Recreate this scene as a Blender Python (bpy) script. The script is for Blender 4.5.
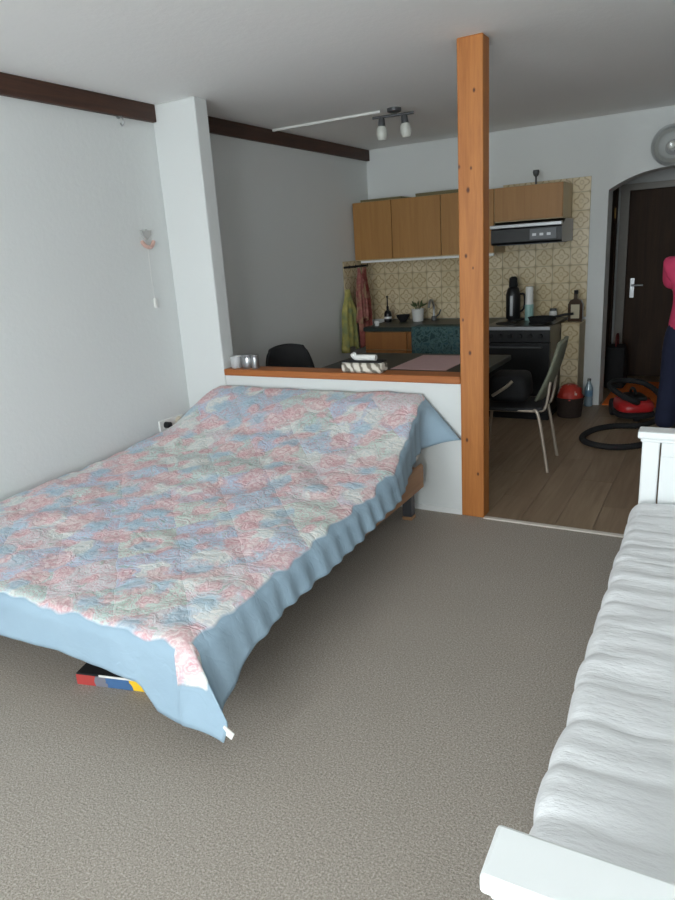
import bpy, bmesh, math, random
import numpy as np
from mathutils import Vector, Matrix, noise
random.seed(7)
for o in list(bpy.data.objects): bpy.data.objects.remove(o)
SC = bpy.context.scene
COL = SC.collection
PI = math.pi

# ------------------------------------------------------------------ camera
FPX, PITCH, YAW, ROLL, CAMH = 672.3, -16.319, 30.147, -3.763, 1.503
_a, _b, _c = [math.radians(v) for v in (PITCH, YAW, ROLL)]
FW = Vector((-math.sin(_b)*math.cos(_a), math.cos(_b)*math.cos(_a), math.sin(_a)))
_r = Vector((math.cos(_b), math.sin(_b), 0)); _u = _r.cross(FW)
RT = math.cos(_c)*_r + math.sin(_c)*_u
UP = -math.sin(_c)*_r + math.cos(_c)*_u
CAM = Vector((0, 0, CAMH))
cd = bpy.data.cameras.new('camera'); co = bpy.data.objects.new('camera', cd); COL.objects.link(co)
cd.sensor_fit = 'VERTICAL'; cd.sensor_height = 36; cd.sensor_width = 27; cd.lens = FPX/900*36
cd.clip_start = .02
m3 = Matrix((RT, UP, -FW)).transposed()
co.matrix_world = Matrix.Translation(CAM) @ m3.to_4x4()
SC.camera = co
def ray(x, y): return FW + RT*((x-337.5)/FPX) + UP*((450-y)/FPX)
def hz(x, y, z): d = ray(x, y); return CAM + d*((z-CAM.z)/d.z)      # pixel -> point on a level plane
def hy(x, y, Y): d = ray(x, y); return CAM + d*(Y/d.y)
def hx(x, y, X): d = ray(x, y); return CAM + d*(X/d.x)

# ------------------------------------------------------------------ light
SC.view_settings.view_transform = 'Standard'; SC.view_settings.look = 'None'
SC.view_settings.gamma = 1; SC.view_settings.use_curve_mapping = False
SC.view_settings.exposure = 0.0
w = bpy.data.worlds.new('overcast_sky'); SC.world = w; w.use_nodes = True
w.node_tree.nodes['Background'].inputs[0].default_value = (.80, .90, 1, 1)
w.node_tree.nodes['Background'].inputs[1].default_value = 1.2
WX0, WX1, WZ0, WZ1, YR = -1.9, .6, .55, 2.38, -2.7       # window in the wall behind the viewer
ld = bpy.data.lights.new('window_daylight', 'AREA'); ld.shape = 'RECTANGLE'
ld.size = WX1-WX0-.1; ld.size_y = WZ1-WZ0-.1; ld.energy = 305; ld.color = (.92, .97, 1)
lo = bpy.data.objects.new('window_daylight', ld); COL.objects.link(lo)
lo.location = ((WX0+WX1)/2, YR-.18, (WZ0+WZ1)/2); lo.rotation_euler = (math.radians(90), 0, 0)

VY0, VY1 = -2.35, -.55                                       # invented right-hand window, added behind the viewer to light right-facing sides
l2 = bpy.data.lights.new('added_side_light', 'AREA'); l2.shape = 'RECTANGLE'; l2.size = VY1-VY0-.1; l2.size_y = WZ1-.8-.1; l2.energy = 50; l2.color = (.92, .97, 1)  # added lamp outside the invented opening, brightens the bed's right drape
lo2 = bpy.data.objects.new('added_side_light', l2); COL.objects.link(lo2); lo2.location = (.78+.20, (VY0+VY1)/2, (WZ1+.8)/2); lo2.rotation_euler = (math.radians(90), 0, math.radians(90))
SC.cycles.diffuse_bounces = 8; SC.cycles.max_bounces = 12

# ------------------------------------------------------------------ materials
MATS = {}
def srgb(r, g, b):
    f = lambda c: c/12.92 if c <= .04045 else ((c+.055)/1.055)**2.4
    return (f(r/255), f(g/255), f(b/255), 1)
class NT:
    def __init__(s, name):
        s.m = bpy.data.materials.new(name); s.m.use_nodes = True; s.t = s.m.node_tree
        s.b = s.t.nodes['Principled BSDF']; MATS[name] = s.m
    def n(s, typ, ins=None, **kw):
        nd = s.t.nodes.new(typ)
        for k, v in kw.items(): setattr(nd, k, v)
        for k, v in (ins or {}).items():
            if hasattr(v, 'is_output') or isinstance(v, bpy.types.NodeSocket): s.t.links.new(v, nd.inputs[k])
            else: nd.inputs[k].default_value = v
        return nd
    def math(s, op, a, b=0.0, c=None):
        ins = {0: a, 1: b}
        if c is not None: ins[2] = c
        return s.n('ShaderNodeMath', ins, operation=op).outputs[0]
    def mix(s, fac, a, b, mode='MIX'):
        nd = s.n('ShaderNodeMix', {}, data_type='RGBA', blend_type=mode)
        for k, v in ((0, fac), (6, a), (7, b)):
            if isinstance(v, bpy.types.NodeSocket): s.t.links.new(v, nd.inputs[k])
            else: nd.inputs[k].default_value = v
        return nd.outputs[2]
    def ramp(s, fac, stops, interp='LINEAR'):
        nd = s.n('ShaderNodeValToRGB', {0: fac}); nd.color_ramp.interpolation = interp
        el = nd.color_ramp.elements
        while len(el) < len(stops): el.new(.5)
        for e, (p, c) in zip(el, stops): e.position = p; e.color = c
        return nd.outputs[0]
    def tc(s, which='Object'): return s.n('ShaderNodeTexCoord').outputs[which]
    def mapv(s, v, scale=(1, 1, 1), rot=(0, 0, 0), loc=(0, 0, 0)):
        return s.n('ShaderNodeMapping', {0: v, 1: loc, 2: rot, 3: scale}).outputs[0]
    def noise(s, v, scale, detail=4, rough=.55, dist=0):
        return s.n('ShaderNodeTexNoise', {'Vector': v, 'Scale': scale, 'Detail': detail, 'Roughness': rough, 'Distortion': dist}).outputs[0]
    def bump(s, h, strength=.3, dist=.01):
        nd = s.n('ShaderNodeBump', {'Height': h, 'Strength': strength, 'Distance': dist}); s.t.links.new(nd.outputs[0], s.b.inputs['Normal'])
    def col(s, c):
        if isinstance(c, bpy.types.NodeSocket): s.t.links.new(c, s.b.inputs['Base Color'])
        else: s.b.inputs['Base Color'].default_value = c
    def set(s, **kw):
        for k, v in kw.items(): s.b.inputs[k.replace('_', ' ')].default_value = v
        return s.m
def plain(name, c, rough=.5, metal=0, var=.08, scale=20, bump=0, **kw):
    t = NT(name); v = t.tc(); nz = t.noise(v, scale)
    lo_ = tuple(max(0, x*(1-var)) for x in c[:3])+(1,); hi = tuple(min(1, x*(1+var)) for x in c[:3])+(1,)
    t.col(t.mix(nz, lo_, hi)); t.set(Roughness=rough, Metallic=metal, **kw)
    if bump: t.bump(t.noise(v, scale*6), bump, .004)
    return t.m
def wood(name, c1, c2, axis='Z', scale=1., rough=.55, rnd=0, knots=None, kc=srgb(85, 42, 14), bump=.15):
    t = NT(name); v = t.tc()
    if rnd:
        oi = t.n('ShaderNodeObjectInfo').outputs['Random']
        v = t.n('ShaderNodeVectorMath', {0: v, 1: t.n('ShaderNodeCombineXYZ', {0: t.math('MULTIPLY', oi, 37.), 1: t.math('MULTIPLY', oi, 19.), 2: t.math('MULTIPLY', oi, 53.)}).outputs[0]}, operation='ADD').outputs[0]
    st = {'X': (.06, 1, 1), 'Y': (1, .06, 1), 'Z': (1, 1, .06)}[axis]
    g = t.noise(t.mapv(v, tuple(a*scale for a in st)), 22, 6, .6, 1.2)
    g2 = t.noise(t.mapv(v, tuple(a*scale for a in st)), 90, 3, .6)
    f = t.math('ADD', t.math('MULTIPLY', g, .75), t.math('MULTIPLY', g2, .25))
    c = t.ramp(f, [(.3, c2), (.72, c1)])
    if rnd: c = t.mix(t.math('MULTIPLY', oi, rnd), c, c2)
    for (kx, ky, kz, kr) in knots or []:
        d = t.n('ShaderNodeVectorMath', {0: t.mapv(t.tc(), (1, 1, .62)), 1: (kx, ky, kz*.62)}, operation='DISTANCE').outputs['Value']
        msk = t.n('ShaderNodeMapRange', {0: d, 1: kr*.5, 2: kr*1.2, 3: 1., 4: 0.}).outputs[0]
        c = t.mix(msk, c, kc)
    t.col(c); t.set(Roughness=rough); t.bump(f, bump, .003); return t.m
def glass(name, c=(1, 1, 1, 1), alpha=.25, rough=.05):
    t = NT(name)
    tr = t.n('ShaderNodeBsdfTransparent', {0: c}); gl = t.n('ShaderNodeBsdfGlossy', {0: (1, 1, 1, 1), 'Roughness': rough})
    fr = t.n('ShaderNodeLayerWeight', {0: .35})
    f = t.math('MAXIMUM', t.math('MULTIPLY', fr.outputs['Fresnel'], .8), alpha*.25)
    mx = t.n('ShaderNodeMixShader', {0: f, 1: tr.outputs[0], 2: gl.outputs[0]})
    df = t.n('ShaderNodeBsdfDiffuse', {0: c}); mx2 = t.n('ShaderNodeMixShader', {0: alpha*.5, 1: mx.outputs[0], 2: df.outputs[0]})
    t.t.links.new(mx2.outputs[0], t.t.nodes['Material Output'].inputs[0]); return t.m

def plaster(name, c, sc=35, st=.25):
    t = NT(name); v = t.tc(); n1 = t.noise(v, 1.3, 3); n2 = t.noise(v, sc, 5, .65)
    t.col(t.mix(n1, tuple(x*.95 for x in c[:3])+(1,), c)); t.set(Roughness=.9); t.bump(n2, st, .006); return t.m
M_WALL = plaster('white_plaster', srgb(221, 224, 223))
M_CEIL = plaster('stucco_ceiling', srgb(243, 243, 242), 28, .35)
M_TRIMW = plain('white_paint', srgb(226, 227, 226), .5, var=.02)
def carpet():
    t = NT('carpet'); v = t.tc()
    a = t.noise(v, 165, 3, .72); b = t.noise(v, 3, 3); c = t.noise(v, 420, 2)
    f = t.math('ADD', t.math('MULTIPLY', a, .7), t.math('MULTIPLY', c, .3))
    k = t.ramp(f, [(.36, srgb(122, 114, 106)), (.5, srgb(164, 155, 145)), (.64, srgb(202, 193, 183))])
    t.col(t.mix(t.math('MULTIPLY', b, .18), k, srgb(126, 117, 100))); t.set(Roughness=.95); t.bump(f, .7, .006); return t.m
M_CARPET = carpet()
M_BEAM = wood('dark_beam', srgb(84, 52, 36), srgb(44, 26, 18), 'Y', 1.)
M_PLANK = wood('grey_oak_plank', srgb(168, 146, 120), srgb(126, 104, 84), 'Y', .8, .45, rnd=.45)
M_SUB = plain('subfloor', srgb(60, 50, 42), .9)
M_CAB = wood('honey_beech', srgb(172, 126, 70), srgb(156, 110, 58), 'Z', .8, .45, bump=.05)
M_CABD = wood('orange_beech', srgb(158, 104, 52), srgb(136, 86, 42), 'Z', .8, .45, bump=.05)
M_SIDE = plain('cream_laminate', srgb(196, 176, 138), .5)
M_COUNTER = plain('dark_teal_worktop', srgb(34, 46, 44), .4, var=.25, scale=60)
M_BLACK = plain('black_enamel', srgb(22, 23, 25), .3)
M_BLACKM = plain('black_matt', srgb(26, 26, 28), .8, var=.2)
M_CHROME = plain('brushed_steel', srgb(170, 172, 174), .3, .9)
M_GREYM = plain('grey_metal', srgb(96, 98, 100), .45, .6)
M_WHITEP = plain('white_plastic', srgb(230, 230, 226), .4, var=.03)
M_GLASS = glass('clear_glass', (.97, .98, .98, 1), .25)
M_GROUT = plain('grout', srgb(170, 158, 132), .9)
M_DOOR = wood('dark_oak_door', srgb(70, 50, 34), srgb(46, 32, 22), 'Z', .8, .75)
M_FRAME = plain('taupe_frame', srgb(150, 146, 138), .5)
def tilemat():
    t = NT('rosette_tile'); uv = t.n('ShaderNodeUVMap').outputs[0]
    sx = t.n('ShaderNodeSeparateXYZ', {0: uv}); x = t.math('SUBTRACT', sx.outputs[0], .5); y = t.math('SUBTRACT', sx.outputs[1], .5)
    r = t.math('SQRT', t.math('ADD', t.math('MULTIPLY', x, x), t.math('MULTIPLY', y, y)))
    an = t.math('ARCTAN2', y, x)
    pet = t.math('MULTIPLY', t.math('COSINE', t.math('MULTIPLY', an, 4.)), .07)
    d = t.math('ABSOLUTE', t.math('SUBTRACT', r, t.math('ADD', pet, .33)))
    ring = t.n('ShaderNodeMapRange', {0: d, 1: .02, 2: .07, 3: 1., 4: 0.}).outputs[0]
    d2 = t.math('ABSOLUTE', t.math('SUBTRACT', r, .1)); ring2 = t.n('ShaderNodeMapRange', {0: d2, 1: .01, 2: .05, 3: .6, 4: 0.}).outputs[0]
    cr = t.n('ShaderNodeMapRange', {0: r, 1: .55, 2: .66, 3: 0., 4: .8}).outputs[0]
    f = t.math('MAXIMUM', t.math('MAXIMUM', ring, ring2), cr)
    nz = t.noise(t.tc(), 60, 3); f = t.math('MULTIPLY', f, t.math('ADD', t.math('MULTIPLY', nz, .7), .1))
    oi = t.n('ShaderNodeObjectInfo').outputs['Random']
    base = t.mix(oi, srgb(222, 207, 174), srgb(206, 190, 154))
    t.col(t.mix(f, base, srgb(128, 92, 44))); t.set(Roughness=.16); t.bump(t.math('MULTIPLY', t.math('SUBTRACT', 1., t.math('MULTIPLY', r, r)), 1.), .35, .012); return t.m
M_TILE = tilemat()

# ------------------------------------------------------------------ mesh helpers
class MB:
    def __init__(s): s.bm = bmesh.new()
    def box(s, lo_, hi, rot=None, piv=None, bev=0, seg=1):
        vs = [s.bm.verts.new((x, y, z)) for x in (lo_[0], hi[0]) for y in (lo_[1], hi[1]) for z in (lo_[2], hi[2])]
        fs = [s.bm.faces.new([vs[i] for i in q]) for q in ((0, 1, 3, 2), (4, 6, 7, 5), (0, 4, 5, 1), (2, 3, 7, 6), (0, 2, 6, 4), (1, 5, 7, 3))]
        if bev:
            es = {e for f in fs for e in f.edges}
            r = bmesh.ops.bevel(s.bm, geom=list(es), offset=bev, segments=seg, affect='EDGES', profile=.5)
            vs = list({v for f in r['faces'] for v in f.verts} | {v for v in vs if v.is_valid})
        if rot is not None: bmesh.ops.rotate(s.bm, verts=vs, cent=piv or (0, 0, 0), matrix=rot)
        return s
    def lathe(s, c, prof, n=20, axis='Z', cap=True):
        rings = []
        for (r, h) in prof:
            ring = []
            for k in range(n):
                t = 2*PI*k/n; a, b = r*math.cos(t), r*math.sin(t)
                p = {'Z': (a, b, h), 'Y': (a, h, b), 'X': (h, a, b)}[axis]
                ring.append(s.bm.verts.new((c[0]+p[0], c[1]+p[1], c[2]+p[2])))
            rings.append(ring)
        for A, B in zip(rings, rings[1:]):
            for k in range(n): s.bm.faces.new((A[k], A[(k+1) % n], B[(k+1) % n], B[k]))
        if cap:
            for R_ in (rings[0], rings[-1]):
                try: s.bm.faces.new(R_)
                except ValueError: pass
        return s
    def tube(s, pts, rad, n=10, closed=False):
        pts = [Vector(p) for p in pts]; rings = []; N = len(pts); prev = None
        for i, p in enumerate(pts):
            a = pts[(i-1) % N] if (i or closed) else p; b = pts[(i+1) % N] if (i < N-1 or closed) else p
            t = (b-a).normalized()
            if prev is None: prev = t.orthogonal().normalized()
            x = (prev - t*prev.dot(t)).normalized(); prev = x; y = t.cross(x)
            rr = rad[i] if isinstance(rad, (list, tuple)) else rad
            rings.append([s.bm.verts.new(p + rr*(math.cos(2*PI*k/n)*x + math.sin(2*PI*k/n)*y)) for k in range(n)])
        for A, B in zip(rings, rings[1:] + ([rings[0]] if closed else [])):
            for k in range(n): s.bm.faces.new((A[k], A[(k+1) % n], B[(k+1) % n], B[k]))
        if not closed: s.bm.faces.new(rings[0]); s.bm.faces.new(rings[-1])
        return s
    def prism(s, poly, axis, a, b):
        def P(q, h): return {'X': (h, q[0], q[1]), 'Y': (q[0], h, q[1]), 'Z': (q[0], q[1], h)}[axis]
        A = [s.bm.verts.new(P(q, a)) for q in poly]; B = [s.bm.verts.new(P(q, b)) for q in poly]
        s.bm.faces.new(A); s.bm.faces.new(B[::-1]); n = len(poly)
        for k in range(n): s.bm.faces.new((A[k], B[k], B[(k+1) % n], A[(k+1) % n]))
        return s
    def grid(s, rows, flip=False):
        V = [[s.bm.verts.new(p) for p in r] for r in rows]
        out = []
        for j in range(len(V)-1):
            for i in range(len(V[0])-1):
                q = (V[j][i], V[j][i+1], V[j+1][i+1], V[j+1][i]); out.append(s.bm.faces.new(q[::-1] if flip else q))
        return out
    def build(s, name, mat, parent=None, smooth=False, origin=None):
        bmesh.ops.recalc_face_normals(s.bm, faces=s.bm.faces)
        if origin is not None: bmesh.ops.translate(s.bm, verts=s.bm.verts, vec=-Vector(origin))
        me = bpy.data.meshes.new(name); s.bm.to_mesh(me); s.bm.free()
        me.materials.append(mat)
        if smooth:
            me.polygons.foreach_set('use_smooth', [True]*len(me.polygons))
            try: me.set_sharp_from_angle(angle=math.radians(42))
            except Exception: pass
        o = bpy.data.objects.new(name, me); COL.objects.link(o)
        if parent: o.parent = parent
        if origin is not None: o.location = origin
        return o
def spline(pts, n=8, closed=False):
    P = [Vector(p) for p in pts]; out = []; N = len(P)
    for i in range(N if closed else N-1):
        g = (lambda k: P[k % N]) if closed else (lambda k: P[max(0, min(N-1, k))])
        a, b, c, d = g(i-1), g(i), g(i+1), g(i+2)
        for k in range(n):
            t = k/n; out.append(.5*((2*b)+(c-a)*t+(2*a-5*b+4*c-d)*t*t+(-a+3*b-3*c+d)*t**3))
    if not closed: out.append(P[-1])
    return out
def tag(o, label, cat, group=None):
    o['label'] = label; o['category'] = cat
    if group: o['group'] = group
    return o
def thing(name, label, cat, loc=(0, 0, 0), rz=0, group=None):
    o = bpy.data.objects.new(name, None); COL.objects.link(o); o.location = loc; o.rotation_euler = (0, 0, rz); o.empty_display_size = .1
    return tag(o, label, cat, group)
def struct(o): o['kind'] = 'structure'; return o
def B(name, lo_, hi, mat, parent=None, bev=0, **kw): return MB().box(lo_, hi, bev=bev).build(name, mat, parent, **kw)

# ------------------------------------------------------------------ the room
H, XL, XR, YP, YB = 2.45, -3.198, .78, 3.483, 6.452
PX0, PX1, PYD = -1.219, -1.089, .104
struct(B('floor', (XL, YR, -.06), (XR, YP+.01, 0), M_CARPET))
kf = struct(B('floor_kitchen', (XL, YP+.01, -.06), (XR, YB+.25, -.012), M_SUB))
struct(B('ceiling', (XL-.1, YR-.1, H), (XR+.1, YB+.25, H+.08), M_CEIL))
struct(B('wall_left', (XL-.12, YR, -.06), (XL, YB+.25, H), M_WALL))
wr = MB()
for lo_, hi in (((XR, YR, -.06), (XR+.12, VY0, H)), ((XR, VY1, -.06), (XR+.12, YB+.25, H)), ((XR, VY0, -.06), (XR+.12, VY1, .8)), ((XR, VY0, WZ1), (XR+.12, VY1, H))): wr.box(lo_, hi)
struct(wr.build('wall_right', M_WALL))
w2_ = struct(bpy.data.objects.new('added_side_window', None)); COL.objects.link(w2_)  # unseen window made up to carry the added side lamp
fr = MB()
for lo_, hi in (((VY0, .8), (VY0+.06, WZ1)), ((VY1-.06, .8), (VY1, WZ1)), ((VY0+.06, .8), (VY1-.06, .86)), ((VY0+.06, WZ1-.06), (VY1-.06, WZ1))): fr.box((XR+.04, lo_[0], lo_[1]), (XR+.10, hi[0], hi[1]))
fr.build('window_frame', M_TRIMW, w2_)
B('pane', (XR+.066, VY0+.06, .86), (XR+.072, VY1-.06, WZ1-.06), M_GLASS, w2_)
# wall behind the viewer, with its window
wf = MB(); Y0, Y1 = YR-.25, YR
for lo_, hi in (((XL-.12, Y0, -.06), (WX0, Y1, H)), ((WX1, Y0, -.06), (XR+.12, Y1, H)), ((WX0, Y0, -.06), (WX1, Y1, WZ0)), ((WX0, Y0, WZ1), (WX1, Y1, H))): wf.box(lo_, hi)
struct(wf.build('wall_front', M_WALL))
win = struct(bpy.data.objects.new('window_1', None)); COL.objects.link(win)
fr = MB()
for lo_, hi in (((WX0, 0, WZ0), (WX0+.06, .07, WZ1)), ((WX1-.06, 0, WZ0), (WX1, .07, WZ1)), ((WX0+.06, 0, WZ0), (WX1-.06, .07, WZ0+.06)), ((WX0+.06, 0, WZ1-.06), (WX1-.06, .07, WZ1)), (((WX0+WX1)/2-.05, 0, WZ0+.06), ((WX0+WX1)/2+.05, .07, WZ1-.06))): fr.box((lo_[0], YR-.16, lo_[2]), (hi[0], YR-.09, hi[2]))
fr.build('window_frame', M_TRIMW, win)
xm = (WX0+WX1)/2
for a, b in ((WX0+.06, xm-.05), (xm+.05, WX1-.06)): B('pane', (a, YR-.128, WZ0+.06), (b, YR-.122, WZ1-.06), M_GLASS, win)
B('window_sill', (WX0-.04, YR-.09, WZ0-.03), (WX1+.04, YR+.03, WZ0), M_TRIMW, win)
# back wall with the arched opening
AX0, AX1, AZ, AT = -.927, .04, 1.868, 2.006
arc = []
hw = (AX1-AX0)/2; sag = AT-AZ; RA = (hw*hw+sag*sag)/(2*sag); cz = AT-RA; th = math.asin(hw/RA)
for k in range(25):
    a = -th + 2*th*k/24; arc.append(((AX0+AX1)/2+RA*math.sin(a), cz+RA*math.cos(a)))
poly = [(XL, -.06), (AX0, -.06)] + arc + [(AX1, -.06), (XR, -.06), (XR, H), (XL, H)]
wb = struct(MB().prism(poly, 'Y', YB, YB+.25).build('wall_back', M_WALL))
# hall beyond the arch
HY = 8.0; HX0, HX1 = -1.06, .45
struct(B('floor_hall', (HX0, YB+.25, -.06), (HX1, HY, -.012), M_SUB))
struct(B('wall_hall_left', (HX0-.1, YB+.25, -.06), (HX0, HY+.1, H), M_WALL))
struct(B('wall_hall_right', (HX1, YB+.25, -.06), (HX1+.1, HY+.1, H), M_WALL))
struct(B('wall_hall_back', (HX0, HY, -.06), (HX1, HY+.1, H), M_WALL))
struct(B('ceiling_hall', (HX0-.1, YB+.25, H), (HX1+.1, HY+.1, H+.08), M_CEIL))
d1 = struct(bpy.data.objects.new('door_1', None)); COL.objects.link(d1)
B('door_leaf', (-.93, HY-.045, 0), (-.08, HY-.005, 1.925), M_DOOR, d1, .004)
fm = MB().box((-1.02, HY-.06, 0), (-.932, HY, 1.99)).box((-.078, HY-.06, 0), (.01, HY, 1.99)).box((-.932, HY-.06, 1.927), (-.078, HY, 1.99))
fm.build('door_frame', M_FRAME, d1)
hp = hy(632, 287, HY-.05)
hd = MB().box((hp.x-.02, HY-.052, hp.z-.11), (hp.x+.02, HY-.045, hp.z+.09)).build('handle_plate', M_CHROME, d1)
MB().tube([(hp.x, HY-.05, hp.z+.02), (hp.x, HY-.1, hp.z+.02), (hp.x+.11, HY-.1, hp.z+.02)], .011).build('door_handle', M_CHROME, hd, True)
d2 = struct(bpy.data.objects.new('door_2', None)); COL.objects.link(d2)
B('door_leaf', (HX0+.002, 6.83, 0), (HX0+.03, 7.66, 1.93), M_DOOR, d2, .004)
fm = MB().box((HX0, 6.75, 0), (HX0+.045, 6.828, 2.0)).box((HX0, 7.662, 0), (HX0+.045, 7.74, 2.0)).box((HX0, 6.828, 1.932), (HX0+.045, 7.662, 2.0))
fm.build('door_frame', M_DOOR, d2)
B('hinge', (HX0+.03, 7.62, 1.66), (HX0+.042, 7.66, 1.76), plain('brass', srgb(150, 120, 70), .4, .7), d2)
# pillar, half wall, dark ceiling beams, threshold
struct(MB().box((XL, YP, 0), (-2.852, YP+.12, H), bev=.006).build('wall_pillar', M_WALL))
struct(B('wall_partition', (-2.852, YP+.012, 0), (PX0, YP+.115, .769), M_WALL))
struct(MB().box((XL, YR, H-.1), (XL+.036, YP, H), bev=.004).build('trim_1', M_BEAM))
struct(MB().box((XL, YP+.12, H-.1), (XL+.036, YB, H), bev=.004).build('trim_2', M_BEAM))
struct(B('trim_3', (PX1, YP-.012, 0), (XR, YP+.022, .007), plain('pale_strip', srgb(222, 214, 204), .35), bev=.002))
struct(B('baseboard_partition', (-2.852, YP+.004, 0), (PX0, YP+.012, .03), M_TRIMW))
# laminate planks
pw, pl = .192, 1.28
me_plank = None
def plank_mesh(L):
    m = MB().box((0, 0, -.012), (pw-.0015, L-.0015, 0), bev=.0012); bmesh.ops.recalc_face_normals(m.bm, faces=m.bm.faces)
    me = bpy.data.meshes.new('plank'); m.bm.to_mesh(me); m.bm.free(); me.materials.append(M_PLANK); return me
def planks(parent, x0, x1, y0, y1):
    x = x0; row = 0
    while x < x1-.02:
        y = y0 - (row*.43 % pl)
        while y < y1-.02:
            a, b = max(y, y0), min(y+pl, y1); wdt = min(pw, x1-x)
            if b-a > .03:
                key = round(b-a, 3)
                me = PM.get(key) or PM.setdefault(key, plank_mesh(b-a))
                o = bpy.data.objects.new('plank', me); COL.objects.link(o); o.parent = parent; o.location = (x, a, 0); o.scale.x = wdt/pw
            y += pl
        x += pw; row += 1
PM = {}
planks(kf, XL, XR, YP+.024, YB)
hf = bpy.data.objects['floor_hall']
planks(hf, AX0, AX1, YB, YB+.25); planks(hf, HX0, HX1, YB+.25, HY)

# tiles
TP = .152
def tile_mesh(face, w_, h_):
    m = MB(); t = .006
    if face == 'Y': m.box((.002, -t, .002), (w_-.002, 0, h_-.002), bev=.0015)
    else: m.box((0, -w_+.002, .002), (t, -.002, h_-.002), bev=.0015)
    uv = m.bm.loops.layers.uv.new('UVMap')
    for f in m.bm.faces:
        for l in f.loops:
            c = l.vert.co; l[uv].uv = ((c.x if face == 'Y' else -c.y)/TP, c.z/TP)
    bmesh.ops.recalc_face_normals(m.bm, faces=m.bm.faces)
    me = bpy.data.meshes.new('tile'); m.bm.to_mesh(me); m.bm.free(); me.materials.append(M_TILE); return me
TM = {}
def tile(parent, face, x, y, z, w_=TP, h_=TP):
    k = (face, round(w_, 3), round(h_, 3)); me = TM.get(k) or TM.setdefault(k, tile_mesh(*k))
    o = bpy.data.objects.new('tile', me); COL.objects.link(o); o.parent = parent; o.location = (x, y, z)
TX1 = -1.069; TX0 = TX1-14*TP; CT = .81
B('tile_bed', (XL, YB-.003, CT), (TX1, YB, 1.418), M_GROUT, wb); B('tile_bed', (TX1-5*TP, YB-.003, 1.418), (TX1, YB, 1.994), M_GROUT, wb)
for i in range(14):
    for j in range(8):
        z = CT+j*TP
        if j >= 4 and i < 9: continue
        tile(wb, 'Y', TX0+i*TP, YB-.003, z, TP, min(TP, 1.994-z))
wl = bpy.data.objects['wall_left']
B('tile_bed', (XL, YB-.012-4*TP, CT), (XL+.003, YB-.01, 1.418), M_GROUT, wl)
for i in range(4):
    for j in range(4): tile(wl, 'X', XL+.003, YB-.01-i*TP, CT+j*TP)
# tiled ledge at the end of the worktop
LGX0, LGY, LGZ = -1.225, 6.16, .775
lg = struct(B('trim_ledge', (LGX0, LGY, 0), (TX1, YB-.01, LGZ), M_GROUT))
for j in range(6):
    z = LGZ-(j+1)*TP
    if z > -TP+.02: tile(lg, 'Y', LGX0+.002, LGY, max(z, 0), TP, TP if z >= 0 else TP+z)
B('ledge_top', (LGX0, LGY-.012, LGZ), (TX1, YB-.01, LGZ+.012), M_SIDE, lg, .002)

# ------------------------------------------------------------------ post and cap rail
kn = []
for (x, y, r) in [(459, 167, .012), (471, 168, .010), (468, 190, .016), (466, 256, .013), (457, 256, .012), (470, 353, .014), (473, 268, .008), (474, 90, .012), (467, 440, .014), (478, 474, .012), (463, 320, .010)]:
    p = hy(x, y, YP); kn.append((p.x, p.y, p.z, r*.6))
M_POST = wood('orange_pine', srgb(194, 126, 62), srgb(158, 92, 38), 'Z', 1.1, .5, knots=kn)
pt = MB().box((PX0, YP, 0), (PX1, YP+PYD, H), bev=.006, seg=2).build('timber_post', M_POST, None)
tag(pt, 'squared orange pine post with dark knots between carpet and ceiling', 'post')
M_CAP = wood('orange_pine_rail', srgb(184, 112, 56), srgb(146, 80, 34), 'X', 1.1, .5)
cp = MB().box((-2.851, YP-.004, .7695), (PX0-.001, YP+.142, .812), bev=.006, seg=2).build('timber_cap_rail', M_CAP)
tag(cp, 'orange pine cap rail lying along the white half wall', 'rail')

# ------------------------------------------------------------------ bed
def sm(t): t = max(0, min(1, t)); return t*t*(3-2*t)
PRF = [(0, .405), (1.3, .408), (1.9, .42), (2.4, .445), (2.8, .485), (3.05, .55), (3.25, .635), (3.38, .695), (3.5, .712)]
def zt(b): return float(np.interp(b, [p[0] for p in PRF], [p[1] for p in PRF]))
def zs2(a, b): base_ = min(zts(b), .43+.02*sm((b-2.4)/1.)); return base_+(zts(b)-base_)*sm((a+3.17)/.30)
def zts(b): return sum(zt(b+d) for d in (-.06, -.03, 0, .03, .06))/5 if b < 3.4 else zt(b)
def CX(b): return -1.352-.085*sm((b-2.7)/.7)
CY, BL, BH = 1.315, -3.165, 3.462
bed = thing('bed', 'double bed with tan wooden side rail under the floral coverlet', 'bed', (-2.27, 2.4, 0))
def bpart(name, mb, mat, smooth=False):
    return mb.build(name, mat, bed, smooth, origin=None)
M_RAIL = wood('tan_beech', srgb(176, 136, 100), srgb(146, 108, 76), 'Y', .8, .5)
off = Vector((-2.27, 2.4, 0))
def BB(name, lo_, hi, mat, bev=.004):
    lo_ = Vector(lo_)-off; hi = Vector(hi)-off; return B(name, lo_, hi, mat, bed, bev)
BB('side_rail', (-1.412, 1.42, .20), (-1.386, 3.335, .345), M_RAIL, .01)
BB('side_rail', (-3.12, 1.42, .20), (-3.094, 3.335, .345), M_RAIL, .01)
BB('foot_rail', (-3.094, 1.42, .20), (-1.412, 1.446, .32), M_RAIL)
BB('head_rail', (-3.094, 3.30, .20), (-1.412, 3.326, .32), M_RAIL)
for i in range(12): y = 1.52+i*.15; BB('slat', (-3.094, y, .30), (-1.412, y+.06, .318), M_RAIL, .002)
M_LEG = plain('dark_grey_leg', srgb(70, 70, 74), .5)
for x in (-1.485, -3.03):
    for y in (1.5, 3.33):
        lg_ = MB().box(Vector((x-.028, y-.028, .02))-off, Vector((x+.028, y+.028, .2))-off, bev=.004).build('leg', M_LEG, bed)
        B('leg_foot', Vector((x-.03, y-.03, 0))-off, Vector((x+.03, y+.03, .02))-off, M_RAIL, lg_, .003)
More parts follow.
